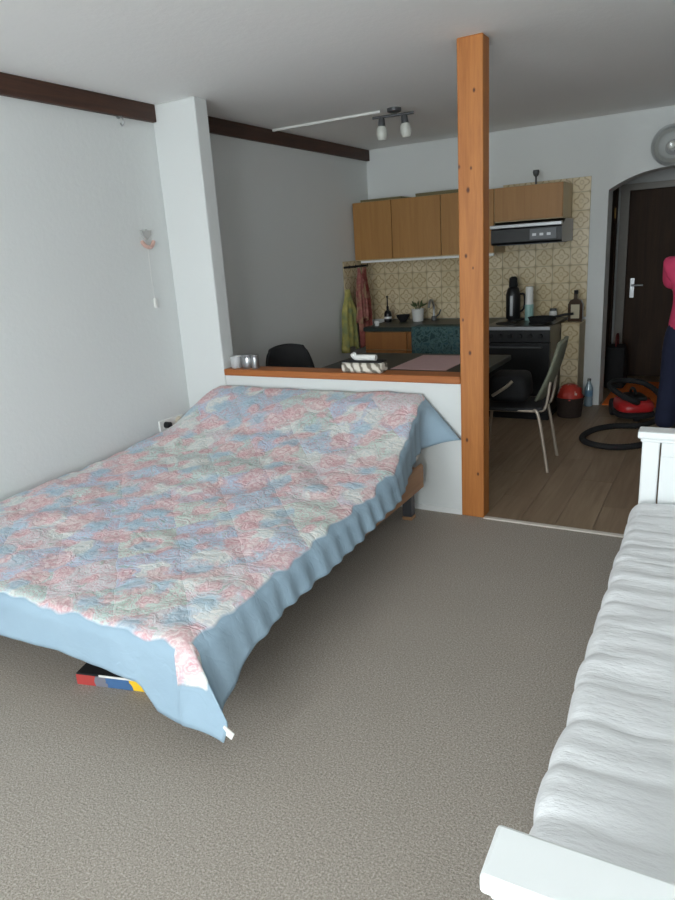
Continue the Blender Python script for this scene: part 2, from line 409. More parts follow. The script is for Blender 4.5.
mt = MB(); ys = [1.36+i*(3.44-1.36)/40 for i in range(41)]
prof = [(y, min(zts(y), .44)-.03) for y in ys]; poly = [(ys[0], .322), *prof, (3.44, .34), (3.40, .322)]
mt.prism([(p[0]-off.y, p[1]) for p in poly], 'X', -3.09-off.x, -1.462-off.x).build('mattress', plain('white_ticking', srgb(220, 218, 210), .9), bed)

yw = [2.75+i*(3.44-2.75)/16 for i in range(17)]
MB().prism([(p[0]-off.y, p[1]) for p in [(2.75, .405)]+[(y, max(zts(y)-.034, .41)) for y in yw]+[(3.44, .405)]], 'X', -2.86-off.x, -1.475-off.x).build('head_wedge', plain('white_pillow', srgb(226, 224, 218), .9), bed)

def coverlet_mat():
    t = NT('floral_patchwork'); uv = t.n('ShaderNodeUVMap', uv_map='UVMap').outputs[0]
    drp = t.n('ShaderNodeSeparateXYZ', {0: t.n('ShaderNodeUVMap', uv_map='Drape').outputs[0]}).outputs[0]
    wob = t.n('ShaderNodeTexNoise', {'Vector': uv, 'Scale': 9., 'Detail': 3.})
    off_ = t.n('ShaderNodeVectorMath', {0: wob.outputs[1], 1: (.5, .5, .5)}, operation='SUBTRACT').outputs[0]
    def disp(a): return t.n('ShaderNodeVectorMath', {0: uv, 1: t.n('ShaderNodeVectorMath', {0: off_, 'Scale': a}, operation='SCALE').outputs[0]}, operation='ADD').outputs[0]
    pv = t.mapv(disp(.03), (1, 1, 1), (0, 0, PI/4))
    cell = t.n('ShaderNodeVectorMath', {0: pv, 1: (.235, .235, 1)}, operation='DIVIDE').outputs[0]
    fl = t.n('ShaderNodeVectorMath', {0: cell}, operation='FLOOR').outputs[0]
    wn = t.n('ShaderNodeTexWhiteNoise', {0: fl}, noise_dimensions='2D').outputs[0]
    patch = t.ramp(wn, [(0, srgb(176, 196, 222)), (.24, srgb(188, 212, 208)), (.42, srgb(214, 208, 214)), (.58, srgb(170, 198, 220)), (.76, srgb(206, 200, 216)), (.9, srgb(196, 214, 206))], 'CONSTANT')
    # mottled background
    mott = t.noise(disp(.1), 16, 5, .6); patch = t.mix(t.math('MULTIPLY', mott, .55), patch, srgb(232, 228, 224))
    # fine scribble
    s1 = t.n('ShaderNodeMapRange', {0: t.math('ABSOLUTE', t.math('SUBTRACT', t.noise(disp(.25), 34, 4, .6), .5)), 1: .008, 2: .04, 3: .62, 4: 0.}).outputs[0]
    patch = t.mix(s1, patch, srgb(206, 150, 160))
    s2 = t.n('ShaderNodeMapRange', {0: t.noise(t.mapv(disp(.2), loc=(3, 5, 0)), 26, 4), 1: .60, 2: .66, 3: 0., 4: .6}).outputs[0]
    patch = t.mix(s2, patch, srgb(150, 176, 160))
    # roses
    def roses(scale, seed, rmax, thr, inner, outer, cur, op=.8):
        v = t.mapv(disp(.12), loc=(seed, seed*1.7, 0))
        vo = t.n('ShaderNodeTexVoronoi', {'Vector': v, 'Scale': scale, 'Randomness': .9}, voronoi_dimensions='2D')
        rag = t.noise(t.mapv(uv, loc=(seed, 2, 0)), 28, 4, .7)
        d = t.math('ADD', vo.outputs['Distance'], t.math('MULTIPLY', t.math('SUBTRACT', rag, .5), .55))
        msk = t.n('ShaderNodeMapRange', {0: d, 1: rmax-.16, 2: rmax+.02, 3: 1., 4: 0.}).outputs[0]
        sel = t.n('ShaderNodeSeparateColor', {0: vo.outputs['Color']}).outputs[0]
        msk = t.math('MULTIPLY', msk, t.math('GREATER_THAN', sel, thr))
        rg = t.math('ADD', t.math('MULTIPLY', t.math('SINE', t.math('MULTIPLY', d, 38.)), .5), .5)
        nn = t.noise(uv, 60, 4, .7); rg = t.math('ADD', t.math('MULTIPLY', rg, .6), t.math('MULTIPLY', nn, .45))
        return t.mix(t.math('MULTIPLY', msk, op), cur, t.mix(rg, inner, outer))
    c = roses(5., 4.2, .44, .35, srgb(240, 236, 230), srgb(206, 214, 214), patch, .9)
    c = roses(4.6, 0., .40, .30, srgb(204, 142, 150), srgb(240, 226, 224), c, .85)
    c = roses(8.5, 8.1, .38, .45, srgb(200, 130, 142), srgb(238, 218, 218), c, .8)
    c = roses(5.5, 12.7, .34, .50, srgb(150, 186, 206), srgb(196, 214, 224), c, .8)
    # quilting seams
    fr_ = t.n('ShaderNodeVectorMath', {0: cell}, operation='FRACTION').outputs[0]; sp = t.n('ShaderNodeSeparateXYZ', {0: fr_})
    ed = t.math('MINIMUM', t.math('MINIMUM', sp.outputs[0], t.math('SUBTRACT', 1., sp.outputs[0])), t.math('MINIMUM', sp.outputs[1], t.math('SUBTRACT', 1., sp.outputs[1])))
    hgt = t.math('SQRT', t.math('MINIMUM', ed, .25))
    hh = t.math('ADD', t.math('MULTIPLY', hgt, .6), t.math('MULTIPLY', t.noise(t.mapv(disp(.25), (.8, 3., 1), (0, 0, -.55)), 10, 4, .5), 1.0))
    bw = t.math('ADD', drp, t.math('MULTIPLY', t.math('SUBTRACT', t.noise(uv, 7, 1, .4), .5), .075))
    bf = t.n('ShaderNodeMapRange', {0: bw, 1: .026, 2: .034, 3: 0., 4: 1.}).outputs[0]
    c = t.mix(bf, c, t.mix(t.noise(uv, 5), srgb(140, 164, 182), srgb(157, 180, 196)))
    hh = t.math('MULTIPLY', hh, t.math('SUBTRACT', 1., t.math('MULTIPLY', bf, .75)))
    t.col(c); t.set(Roughness=.85); t.bump(hh, .33, .03); return t.m
M_QUILT = coverlet_mat()
TAGP = []
def make_coverlet():
    NA, NB, NE = 92, 110, 16
    rr = .045
    def pmax(b): return float(np.interp(b, [1.3, 1.5, 1.75, 2.6, 2.8, 3.0, 3.25, 3.38, 3.46], [.26, .17, .145, .15, .165, .20, .245, .29, .335]))
    def qmax(a): return float(np.interp(a, [-3.2, -2.2, -1.9, -1.52, -1.45, -1.36], [.20, .20, .185, .20, .285, .30]))
    bm = bmesh.new(); uvl = bm.loops.layers.uv.new('UVMap'); drl = bm.loops.layers.uv.new('Drape')
    al = [i/NA for i in range(NA+1)]; bl_ = [CY+(BH-CY)*j/NB for j in range(NB+1)]
    cols = [('t', a) for a in al]+[('p', (k+1)/NE) for k in range(NE)]
    rows = [('t', b) for b in bl_[::-1]]+[('q', (k+1)/NE) for k in range(NE)]
    def edge(rho):
        if rho < rr*PI/2: a = rho/rr; return rr*math.sin(a), -rr*(1-math.cos(a))
        return rr, -rr-(rho-rr*PI/2)
    V = []; UVs = []
    for (rt, rv) in rows:
        row = []; ru = []
        b = rv if rt == 't' else CY
        for (ct, cv) in cols:
            cx = CX(b); a = BL+(cx-BL)*cv if ct == 't' else cx
            p = cv*pmax(b) if ct == 'p' else 0; q = rv*qmax(a) if rt == 'q' else 0
            z = zs2(a, b); rho = math.hypot(p, q); x, y = a, b
            puff = 0
            u1, v1 = (a+b)/.235/math.sqrt(2), (b-a)/.235/math.sqrt(2)
            e1 = min(u1 % 1, 1-u1 % 1, v1 % 1, 1-v1 % 1); puff = .005*math.sqrt(min(e1, .3)/.3)
            puff += .014*noise.noise((a*3.3, b*3.7, 1))+.007*noise.noise((a*9+b*4, b*11, 4))
            if rho == 0:
                eb = min(1, (b-CY+.0)/.05, 1) if b-CY < .05 else 1
                z += puff*min(1, eb+.4)
                if a < BL+.14: z -= .055*(1-(a-BL)/.14)**2
            else:
                dx, dy = p/rho, -q/rho
                st = abs(dx*dy)*2
                h, dz = edge(rho*(1-.12*st-.12*st*dx))
                fl = .36*st*(.55+.7*dx)*max(0, rho-.02)+(.30*(1-sm((b-2.6)/.5)) if q == 0 else .035)*(1-st)*rho*abs(dx)**2+.035*rho*dy*dy
                t_ = min(1, rho/.12)
                along = b if q == 0 else (a if p == 0 else 0)
                wv = (.011*noise.noise((along*6, 3, 0))+.005*noise.noise((along*17, 7, 0)))*(1.3 if q == 0 else .5)+(.006*math.sin(along*2*PI/.105+2.5*noise.noise((along*3, 1, 5))) if q == 0 else 0)
                if st > 0: wv *= max(0, 1-3*st)
                hd_ = 0
                if ct == 'p' and q == 0: hd_ = sm((b-3.35)/.10)
                ang = .80*hd_
                nx = h+fl+wv*t_*(1-hd_); nz = dz+puff*max(0, 1-rho/.06)
                if hd_: nx, nz = nx*(1-hd_)+hd_*(rho*math.cos(.82)), nz*(1-hd_)+hd_*(-rho*math.sin(.82))
                x += dx*nx*(1+.32*st); y += dy*(nx-.85*fl*st); z += nz
                if q and rt == 'q' and p == 0: z += 0
            z = max(z, .012)
            if ct == 'p' and cv == 1 and rt == 'q' and abs(rv-.75) < .01: TAGP.append((x, y, z))
            row.append(bm.verts.new((x, y, z))); ru.append(((a+p)+2.3, (b-q)-2.3, rho, p, q))
        V.append(row); UVs.append(ru)
    for j in range(len(V)-1):
        for i in range(len(V[0])-1):
            f = bm.faces.new((V[j][i], V[j+1][i], V[j+1][i+1], V[j][i+1])); f.smooth = True
            ids = ((j, i), (j+1, i), (j+1, i+1), (j, i+1))
            for l, (jj, ii) in zip(f.loops, ids): l[uvl].uv = UVs[jj][ii][:2]
            for l, (jj, ii) in zip(f.loops, ids):
                _, _, rho, p, q = UVs[jj][ii]
                l[drl].uv = (max(p, q)-.125 if p > 0 and q > 0 else rho, 0)
    me = bpy.data.meshes.new('coverlet'); bm.to_mesh(me); bm.free(); me.materials.append(M_QUILT)
    o = bpy.data.objects.new('coverlet', me); COL.objects.link(o)
    md = o.modifiers.new('cloth', 'SOLIDIFY'); md.thickness = .006; md.offset = -1
    return o
cov = tag(make_coverlet(), 'pale blue patchwork coverlet printed with pink roses, draped over the bed', 'coverlet')
tx, ty, tz = TAGP[0]
MB().box((tx-.012, ty-.002, tz-.022), (tx+.028, ty+.001, tz+.006), rot=Matrix.Rotation(.5, 3, 'Y'), piv=(tx, ty, tz)).build('care_tag', M_WHITEP, cov)

# flat game box under the bed
c0 = hz(78, 684, 0); c1 = hz(160, 694, 0); dv = (c1-c0); L = .40; ang = math.atan2(dv.y, dv.x)
gb = thing('game_box', 'flat black box with coloured edge lying on carpet under the bed', 'box', (c0.x, c0.y, 0), ang)
B('box_body', (0, .0, .0), (L, .26, .05), M_BLACKM, gb, .002)
t = NT('coloured_print'); gx = t.n('ShaderNodeSeparateXYZ', {0: t.tc()}).outputs[0]
nz = t.noise(t.tc(), 14, 2); xx = t.math('ADD', gx, t.math('MULTIPLY', t.math('SUBTRACT', nz, .5), .06))
t.col(t.ramp(t.math('DIVIDE', xx, L), [(0, srgb(176, 64, 60)), (.2, srgb(120, 120, 130)), (.34, srgb(66, 104, 150)), (.6, srgb(236, 192, 40)), (.84, srgb(200, 190, 160))], 'CONSTANT')); t.set(Roughness=.5)
B('printed_edge', (0, -.002, .002), (L, 0, .044), t.m, gb)
B('lid_edge', (.1, -.003, .044), (L, .0, .052), M_WHITEP, gb)

# ------------------------------------------------------------------ daybed
db = thing('daybed', 'white panelled daybed frame along the right side of the carpet', 'daybed', (-.175, .60, 0), math.radians(1.2))
M_DBW = plain('white_lacquer', srgb(238, 241, 241), .35, var=.015)
DW, DL = .88, 2.13
def endboard(y0, nm, out):
    s = 1 if out > 0 else -1
    pn = B(nm, (.062, y0-.012, .10), (DW-.062, y0+.012, .735), M_DBW, db)
    for x in (-.004, DW-.06):
        B('post', (x, y0-.025, 0), (x+.06, y0+.025, .762), M_DBW, db, .004)
    B('top_rail', (.062, y0-.018, .69), (DW-.062, y0+.018, .762), M_DBW, pn, .003)
    B('bottom_rail', (.062, y0-.018, .10), (DW-.062, y0+.018, .17), M_DBW, pn, .003)
    cp_ = MB().box((-.02, y0-.043, .7625), (DW+.01, y0+.043, .79), bev=.006, seg=2).build('cap', M_DBW, db)
    B('moulding', (-.01, y0-.034, .748), (DW+.005, y0+.034, .7625), M_DBW, cp_, .004)
endboard(.043, 'end_panel', -1); endboard(DL-.03, 'end_panel', 1)
B('back_panel', (DW-.03, .07, .18), (DW-.005, DL-.06, .80), M_DBW, db); B('back_rail', (DW-.06, .07, .78), (DW+.005, DL-.06, .81), M_DBW, db, .004)
for k in range(2):
    dr = B('drawer_front', (.012, .075+k*.985, .05), (.032, 1.05+k*.985, .27), M_DBW, db, .003)
    for q in (.25, .72):
        MB().lathe((.012, .075+k*.985+q, .16), [(.006, 0), (.006, -.012), (.015, -.02), (.012, -.03), (0.001, -.032)], 14, 'X').build('knob', M_DBW, dr, True)
B('side_rail', (.008, .07, .275), (.036, DL-.057, .325), M_DBW, db, .003)
B('slat_base', (.04, .07, .30), (DW-.035, DL-.06, .325), M_DBW, db)
def make_mattress():
    X0, X1, Y0_, Y1_ = -.042, DW-.035, .095, DL-.075
    zt_, zb = .525, .327; r = .045
    NXX, NYY = 60, 240
    prof = []
    for k in range(7): a = PI/2*k/6; prof.append((X0+r-r*math.cos(a), zt_-r+r*math.sin(a)))
    for k in range(1, 40): prof.append((X0+r+(X1-X0-2*r)*k/40, zt_))
    for k in range(7): a = PI/2*k/6; prof.append((X1-r+r*math.sin(a), zt_-r+r*math.cos(a)))
    prof = [(X0+.004, zb), (X0+.004, zb+.03)]+prof+[(X1-.004, zb+.03), (X1-.004, zb)]
    rows = []
    for j in range(NYY+1):
        y = Y0_+(Y1_-Y0_)*j/NYY; row = []
        ef = min(1, (y-Y0_)/.04, (Y1_-y)/.05); ez = -.045*(1-math.sqrt(max(0, 1-(1-ef)**2)))
        for (x, z) in prof:
            yy = y+.018*noise.noise((x*4, y*3, 0))+.012*noise.noise((x*9, y*7, 3))
            ph = yy/.135; cr = abs(((ph) % 1)-.5)*2          # 1 at seams
            am = .55+.9*max(0, noise.noise((x*1.3, math.floor(ph)*3.1, 7))+.3)
            pf = .005*am*(1-cr**6)
            pf += .007*noise.noise((x*5, y*17, 5))+.004*noise.noise((x*14+y*9, y*12, 9))
            k = 1 if z > zt_-.001 else max(0, (z-zb)/(zt_-zb))
            bul = .010*noise.noise((1, y*5, 2)) + .006*(1-cr**3) if x < X0+r else 0
            x_ = x+.024*(y/2)*(1-(x-X0)/(X1-X0))
            row.append((x_-bul*max(0, min(1, (z-zb)/.05)), y, z+pf*k+ez*k))
        rows.append(row)
    m = MB(); m.grid(rows)
    m.bm.faces.new([m.bm.verts[0]] if 0 else [v for v in list(m.bm.verts)[:len(prof)]]) if not m.bm.verts.ensure_lookup_table() else 0
    vs = list(m.bm.verts); m.bm.faces.new(vs[-len(prof):])
    return m
t = NT('white_quilted_cotton'); v = t.tc(); t.col(t.mix(t.noise(v, 6), srgb(226, 227, 229), srgb(236, 237, 238))); t.set(Roughness=.85)
t.bump(t.noise(t.mapv(v, (1, 2.6, 1)), 20, 5, .6), .25, .02)
mm = make_mattress().build('quilted_mattress', t.m, None, True)
mm.location = db.location; mm.rotation_euler = db.rotation_euler
tag(mm, 'white quilted mattress with crosswise pleats lying on the daybed', 'mattress')

# ------------------------------------------------------------------ kitchen
CF = YB-.012          # backs of the units stand off the tiles
G_UP = 'honey wood wall cabinets'
def upper(x0, x1, z0, z1, dep, label, handle=1):
    u = thing('wall_cabinet', label, 'cabinet', (x0, CF, z0), 0, G_UP)
    w_ = x1-x0
    B('carcass', (.001, -dep+.02, 0), (w_-.001, 0, z1-z0), M_SIDE, u, .001)
    d = B('door', (.003, -dep, .008), (w_-.003, -dep+.019, z1-z0-.003), M_CAB, u, .002)
    return u
Z0, Z1 = 1.412, 1.948
upper(XL+.012, -2.78, Z0, Z1, .37, 'honey wood wall cabinet in the corner above the hanging towels')
upper(-2.779, -2.292, Z0, Z1, .37, 'honey wood wall cabinet under the flat tray, second from corner')
upper(-2.291, -1.802, Z0, Z1, .37, 'honey wood wall cabinet half hidden behind the orange post')
upper(-1.800, -1.222, 1.665, Z1, .37, 'short honey wood wall cabinet directly above the cooker hood')
ls = MB().box((XL+.08, CF-.38, Z0-.022), (-1.802, CF-.355, Z0-.001), bev=.003).build('light_rail', M_WHITEP)
tag(ls, 'white light rail strip running under the long wall cabinets', 'rail')
# things on top of the cabinets
M_OLIVE = plain('olive_card', srgb(112, 104, 72), .7)
for (xa, xb, lab, hh) in ((-3.12, -2.70, 'flat olive tray lying on the corner wall cabinet', .022), (-2.55, -2.0, 'flat olive board lying on top of the middle wall cabinets', .03)):
    o = thing('tray', lab, 'tray', ((xa+xb)/2, CF-.19, Z1))
    w_ = (xb-xa)/2
    B('tray_base', (-w_, -.13, 0), (w_, .13, .008), M_OLIVE, o, .002)
    MB().box((-w_, -.13, .008), (w_, -.118, hh)).box((-w_, .118, .008), (w_, .13, hh)).box((-w_, -.118, .008), (-w_+.012, .118, hh)).box((w_-.012, -.118, .008), (w_, .118, hh)).build('rim', M_OLIVE, o)
p = hy(536, 178, 6.25)
tag(MB().lathe((p.x, 6.25, Z1), [(.028, 0), (.028, .006), (.008, .012), (.008, .07), (.022, .085), (.028, .11), (.024, .125), (.018, .125), (.012, .09)], 16).build('goblet', M_GREYM, None, True), 'small grey goblet standing on the cabinet above the hood', 'goblet')
# cooker hood
hdx0, hdx1 = -1.798, -1.205
ho = thing('cooker_hood', 'black slimline cooker hood with pale front strip', 'hood', (hdx0, CF, 1.475))
W_ = hdx1-hdx0
MB().prism([(0, 0), (-.45, 0), (-.47, .02), (-.47, .125), (-.33, .187), (0, .187)], 'X', 0, W_).build('body', M_BLACK, ho)
B('visor_strip', (-.006, -.485, .135), (W_+.002, -.44, .165), M_CHROME, ho, .004)
B('control_panel', (W_*.56, -.476, .03), (W_*.93, -.47, .118), M_GREYM, ho, .002)
for k in range(3): B('button', (W_*(.6+.1*k), -.481, .06), (W_*(.6+.1*k)+.03, -.476, .08), M_CHROME, ho)
B('grease_filter', (.04, -.42, -.006), (W_-.04, -.05, 0), M_GREYM, ho)
# worktop and base units
FY = 5.74; SX0, SX1 = -1.80, -1.228
wt = MB().box((-2.955, FY-.02, CT-.04), (SX0-.002, CF, CT), bev=.004).build('worktop', M_COUNTER); tag(wt, 'dark teal worktop running along the tiled wall', 'worktop')
def base(x0, x1, label, doors=1):
    u = thing('base_cabinet', label, 'cabinet', (x0, CF, 0), 0, 'wooden base cabinets under the worktop'); w_ = x1-x0; dep = CF-FY
    B('carcass', (.001, -dep+.022, .1), (w_-.001, 0, CT-.041), M_SIDE, u); B('plinth', (.001, -dep+.06, 0), (w_-.001, -.05, .1), M_BLACKM, u)
    d = B('drawer_front', (.003, -dep, .60), (w_-.003, -dep+.02, CT-.046), M_CABD, u, .002)
    d = B('door', (.003, -dep, .105), (w_-.003, -dep+.02, .595), M_CABD, u, .002)
    MB().tube([(w_-.05, -dep, .40), (w_-.05, -dep-.02, .40), (w_-.05, -dep-.02, .52), (w_-.05, -dep, .52)], .005, 8).build('handle', M_GREYM, d, True)
base(-2.95, -2.52, 'orange wood base cabinet in the corner below the hanging towels')
base(-2.518, -1.803, 'orange wood base cabinet behind the hanging teal cloth beside the stove')
st = thing('stove', 'black freestanding cooker below the black hood', 'stove', (SX0, CF, 0)); w_ = SX1-SX0; dep = CF-FY+.01
B('body', (0, -dep+.03, .06), (w_, 0, CT-.012), M_BLACK, st); B('hob', (-.001, -dep+.005, CT-.012), (w_+.001, 0, CT+.002), M_BLACK, st, .003)
B('trim_strip', (-.001, -dep-.004, CT-.03), (w_+.001, -dep+.005, CT), M_CHROME, st, .002)
B('control_panel', (0, -dep, CT-.13), (w_, -dep+.03, CT-.03), M_BLACK, st)
for k in range(6): MB().lathe((.07+k*.085, -dep, CT-.08), [(.02, 0), (.018, -.022), (.001, -.024)], 14, 'Y').build('knob', M_BLACKM, st, True)
ov = B('oven_door', (.004, -dep+.002, .22), (w_-.004, -dep+.03, CT-.135), M_BLACK, st, .003)
MB().tube([(.06, -dep, CT-.17), (.06, -dep-.04, CT-.17), (w_-.06, -dep-.04, CT-.17), (w_-.06, -dep, CT-.17)], .008, 8).build('oven_handle', M_GREYM, ov, True)
B('drawer', (.004, -dep+.002, .07), (w_-.004, -dep+.03, .215), M_BLACK, st, .003)
B('plinth', (.01, -dep+.05, 0), (w_-.01, -.02, .06), M_BLACKM, st)
for (x, y, r) in ((.15, -.18, .075), (.42, -.18, .09), (.15, -.5, .09), (.42, -.5, .075)): MB().lathe((x, y, CT+.002), [(r, 0), (r, .006), (r*.9, .009), (.001, .009)], 24).build('hotplate', M_BLACKM, st, True)
# teal cloth hanging over the worktop edge
t = NT('teal_print'); v = t.tc(); t.col(t.ramp(t.noise(v, 22, 4, .6, 1.), [(.4, srgb(38, 66, 68)), (.5, srgb(84, 112, 110)), (.6, srgb(48, 80, 88))])); t.set(Roughness=.9)
def sheet(rows): m = MB(); m.grid(rows); return m
x0, x1 = hy(411, 333, 5.7).x, hy(459, 333, 5.7).x+.05
rows = []
prof = [(FY+.16, CT+.004), (FY+.05, CT+.004), (FY-.02, CT+.004), (FY-.028, CT-.006)]+[(FY-.03-.004*(k % 2), CT-.02-.045*k) for k in range(10)]
for (y, z) in prof: rows.append([(x0+(x1-x0)*i/24, y-(.004+.006*math.sin(i*1.1))*(z < CT-.03), z) for i in range(25)])
o = sheet(rows).build('tea_towel', t.m, None, True); o.modifiers.new('s', 'SOLIDIFY').thickness = .003
tag(o, 'teal patterned tea towel hanging over the worktop edge', 'towel')
# towels on the corner hooks
hk = thing('towel_rail', 'dark towel rail with hooks on the tiled corner wall', 'rail', (XL+.009, 6.1, 1.36))
B('rail_bar', (0, -.27, -.008), (.014, .2, .012), M_BLACKM, hk, .002)
for yy in (-.24, -.12, .0, .14): MB().tube([(.014, yy, 0), (.05, yy, -.005), (.055, yy, .02)], .005, 8).build('hook', M_BLACKM, hk, True)
def hang(name, label, yc, ztop, zbot, wid, mat, xo, seed):
    rows = []
    for j in range(25):
        s_ = j/24; z = ztop+(zbot-ztop)*s_; row = []; wd = wid*(.25+.75*sm(s_*2.2))
        for i in range(25):
            q = i/24-.5
            y = yc+q*wd+.02*math.sin(seed+s_*3); x = XL+xo+.022*math.sin(q*19+seed)*(.4+s_)+.02*s_+.01*noise.noise((q*3, s_*4, seed))
            row.append((max(x, XL+.014), y, z+(.03*math.sin(q*7+seed) if j == 24 else 0)))
        rows.append(row)
    o = sheet(rows).build(name, mat, None, True); o.modifiers.new('s', 'SOLIDIFY').thickness = .004
    return tag(o, label, 'towel')
def cloth(name, a, b, c):
    t = NT(name); v = t.tc(); t.col(t.ramp(t.noise(v, 12, 3, .5), [(.35, a), (.5, b), (.65, c)])); t.set(Roughness=.95); t.bump(t.noise(v, 60), .3, .004); return t.m
hang('kitchen_towel', 'yellow and green kitchen towel hanging in the tiled corner', 5.80, 1.16, .60, .28, cloth('yellow_towel', srgb(196, 186, 112), srgb(170, 164, 96), srgb(136, 146, 100)), .05, 1.)
hang('kitchen_towel', 'pink red kitchen towel hanging in the tiled corner', 6.13, 1.35, .60, .28, cloth('red_towel', srgb(178, 100, 92), srgb(152, 78, 72), srgb(180, 126, 108)), .07, 2.6)
hang('kitchen_towel', 'dusky rose cloth hanging above the yellow kitchen towel', 5.90, 1.35, .86, .17, cloth('rose_towel', srgb(180, 120, 110), srgb(150, 90, 84), srgb(170, 140, 110)), .135, .4)

# things on the worktop
def lathe_thing(name, label, cat, x, y, parts, z=CT, n=20):
    o = thing(name, label, cat, (x, y, z))
    for (pn, prof, mat) in parts: MB().lathe((0, 0, 0), prof, n).build(pn, mat, o, True)
    return o
WB = Vector
def atc(px, py, Y): q = hy(px, py, Y); return q.x
lathe_thing('soap_bottle', 'dark pump bottle standing on the teal worktop by tiles', 'bottle', atc(388, 318, 6.2), 6.2, [('bottle', [(.036, 0), (.038, .01), (.038, .075), (.03, .10), (.012, .115)], M_BLACK), ('pump', [(.012, .115), (.012, .15), (.006, .152), (.006, .235), (.012, .238), (.012, .25)], M_BLACKM), ('label_band', [(.0385, .03), (.0385, .05)], M_WHITEP)])
lathe_thing('bowl', 'low dark bowl on the teal worktop beside white pot', 'bowl', atc(403, 318, 6.2), 6.2, [('bowl_body', [(.03, 0), (.035, .006), (.06, .04), (.068, .065), (.064, .065), (.055, .04), (.03, .012)], M_BLACKM)])
ph = lathe_thing('plant_pot', 'white pot with green sprigs standing on the worktop', 'plant pot', atc(418, 318, 6.2), 6.2, [('pot', [(.045, 0), (.05, .004), (.062, .115), (.066, .12), (.06, .12), (.05, .08)], M_WHITEP)])
M_LEAF = plain('dull_green', srgb(84, 98, 60), .7)
for k in range(9):
    a = k*2.4; q = Vector((math.cos(a), math.sin(a), 0)); pts = [(q*.01)+Vector((0, 0, .08)), q*.03+Vector((0, 0, .14)), q*(.05+.02*(k % 3))+Vector((0, 0, .165+.012*(k % 4)))]
    MB().tube(spline(pts, 4), [.003]*5+[.009]*2+[.006, .002]).build('sprig', M_LEAF, ph, True)
fx = atc(434, 318, 6.3)
fc = thing('kitchen_tap', 'arched steel mixer tap on the teal worktop', 'tap', (fx, 6.3, CT))
MB().lathe((0, 0, 0), [(.026, 0), (.026, .03), (.018, .04)], 16).build('tap_base', M_GREYM, fc, True)
MB().tube(spline([(0, 0, .03), (0, 0, .13), (0, -.04, .19), (0, -.10, .19), (0, -.13, .13)], 6), .011).build('spout', M_CHROME, fc, True)
MB().tube([(.02, 0, .03), (.055, 0, .06), (.07, 0, .10)], .007).build('lever', M_GREYM, fc, True)
lathe_thing('cup', 'tiny white cup at the towel end of the worktop', 'cup', -2.87, 5.85, [('cup_body', [(.018, 0), (.02, .003), (.028, .045), (.025, .045), (.018, .01)], M_WHITEP)])
lathe_thing('thermos', 'tall black vacuum flask standing on the stove', 'flask', atc(513, 320, 6.25), 6.25, [('flask_body', [(.062, 0), (.065, .01), (.065, .22), (.05, .27), (.036, .285)], M_BLACK), ('cap', [(.036, .285), (.04, .29), (.036, .36), (.02, .375)], M_BLACKM)], CT+.0115)
for c_ in [o for o in bpy.data.objects if o.name == 'thermos']:
    B('steel_stripe', (-.012, -.068, .03), (.014, -.06, .21), M_CHROME, c_, .002)
    MB().tube(spline([(.06, 0, .22), (.10, 0, .21), (.10, 0, .10), (.062, 0, .06)], 6), .009).build('handle', M_BLACKM, c_, True)
lathe_thing('spray_can', 'white and teal can standing beside the black flask', 'can', atc(529, 320, 6.2), 6.2, [('can_body', [(.036, 0), (.038, .004), (.038, .135), (.036, .14)], plain('pale_teal', srgb(150, 190, 184), .4, var=.2)), ('white_top', [(.036, .14), (.034, .15), (.034, .28), (.03, .295), (.001, .297)], M_WHITEP)], CT+.002)
pnx = atc(550, 322, 6.0)
pn = thing('frying_pan', 'black frying pan with handle resting on the stove', 'pan', (-1.36, 6.0, CT+.0115))
MB().lathe((0, 0, 0), [(.09, 0), (.10, .004), (.115, .04), (.112, .04), (.096, .008), (.001, .008)], 28).build('pan_body', M_BLACKM, pn, True)
MB().tube([(.105, .02, .035), (.18, .05, .05), (.25, .075, .055)], .011).build('handle', M_BLACKM, pn, True)
lathe_thing('jar', 'small pale jar standing behind the frying pan', 'jar', atc(553, 318, 6.3), 6.3, [('jar_body', [(.03, 0), (.034, .005), (.034, .06), (.026, .07)], M_WHITEP), ('lid', [(.03, .07), (.03, .09), (.001, .092)], M_GREYM)], CT+.002)
bt = thing('liqueur_bottle', 'flat brown bottle with pale label on the tiled ledge', 'bottle', (-1.13, 6.28, LGZ+.012))
M_BROWN = plain('brown_glass', srgb(62, 44, 30), .15)
bb = MB().prism([(-.058, 0), (.058, 0), (.062, .012), (.062, .15), (.045, .185), (.016, .2), (.014, .24), (-.014, .24), (-.016, .2), (-.045, .185), (-.062, .15), (-.062, .012)], 'Y', -.025, .025); bb.build('bottle_body', M_BROWN, bt)
MB().lathe((0, 0, .24), [(.018, 0), (.018, .03), (.001, .032)], 14).build('stopper', M_BLACKM, bt, True)
B('label', (-.036, -.027, .03), (.036, -.025, .15), plain('cream_paper', srgb(196, 188, 164), .8), bt)

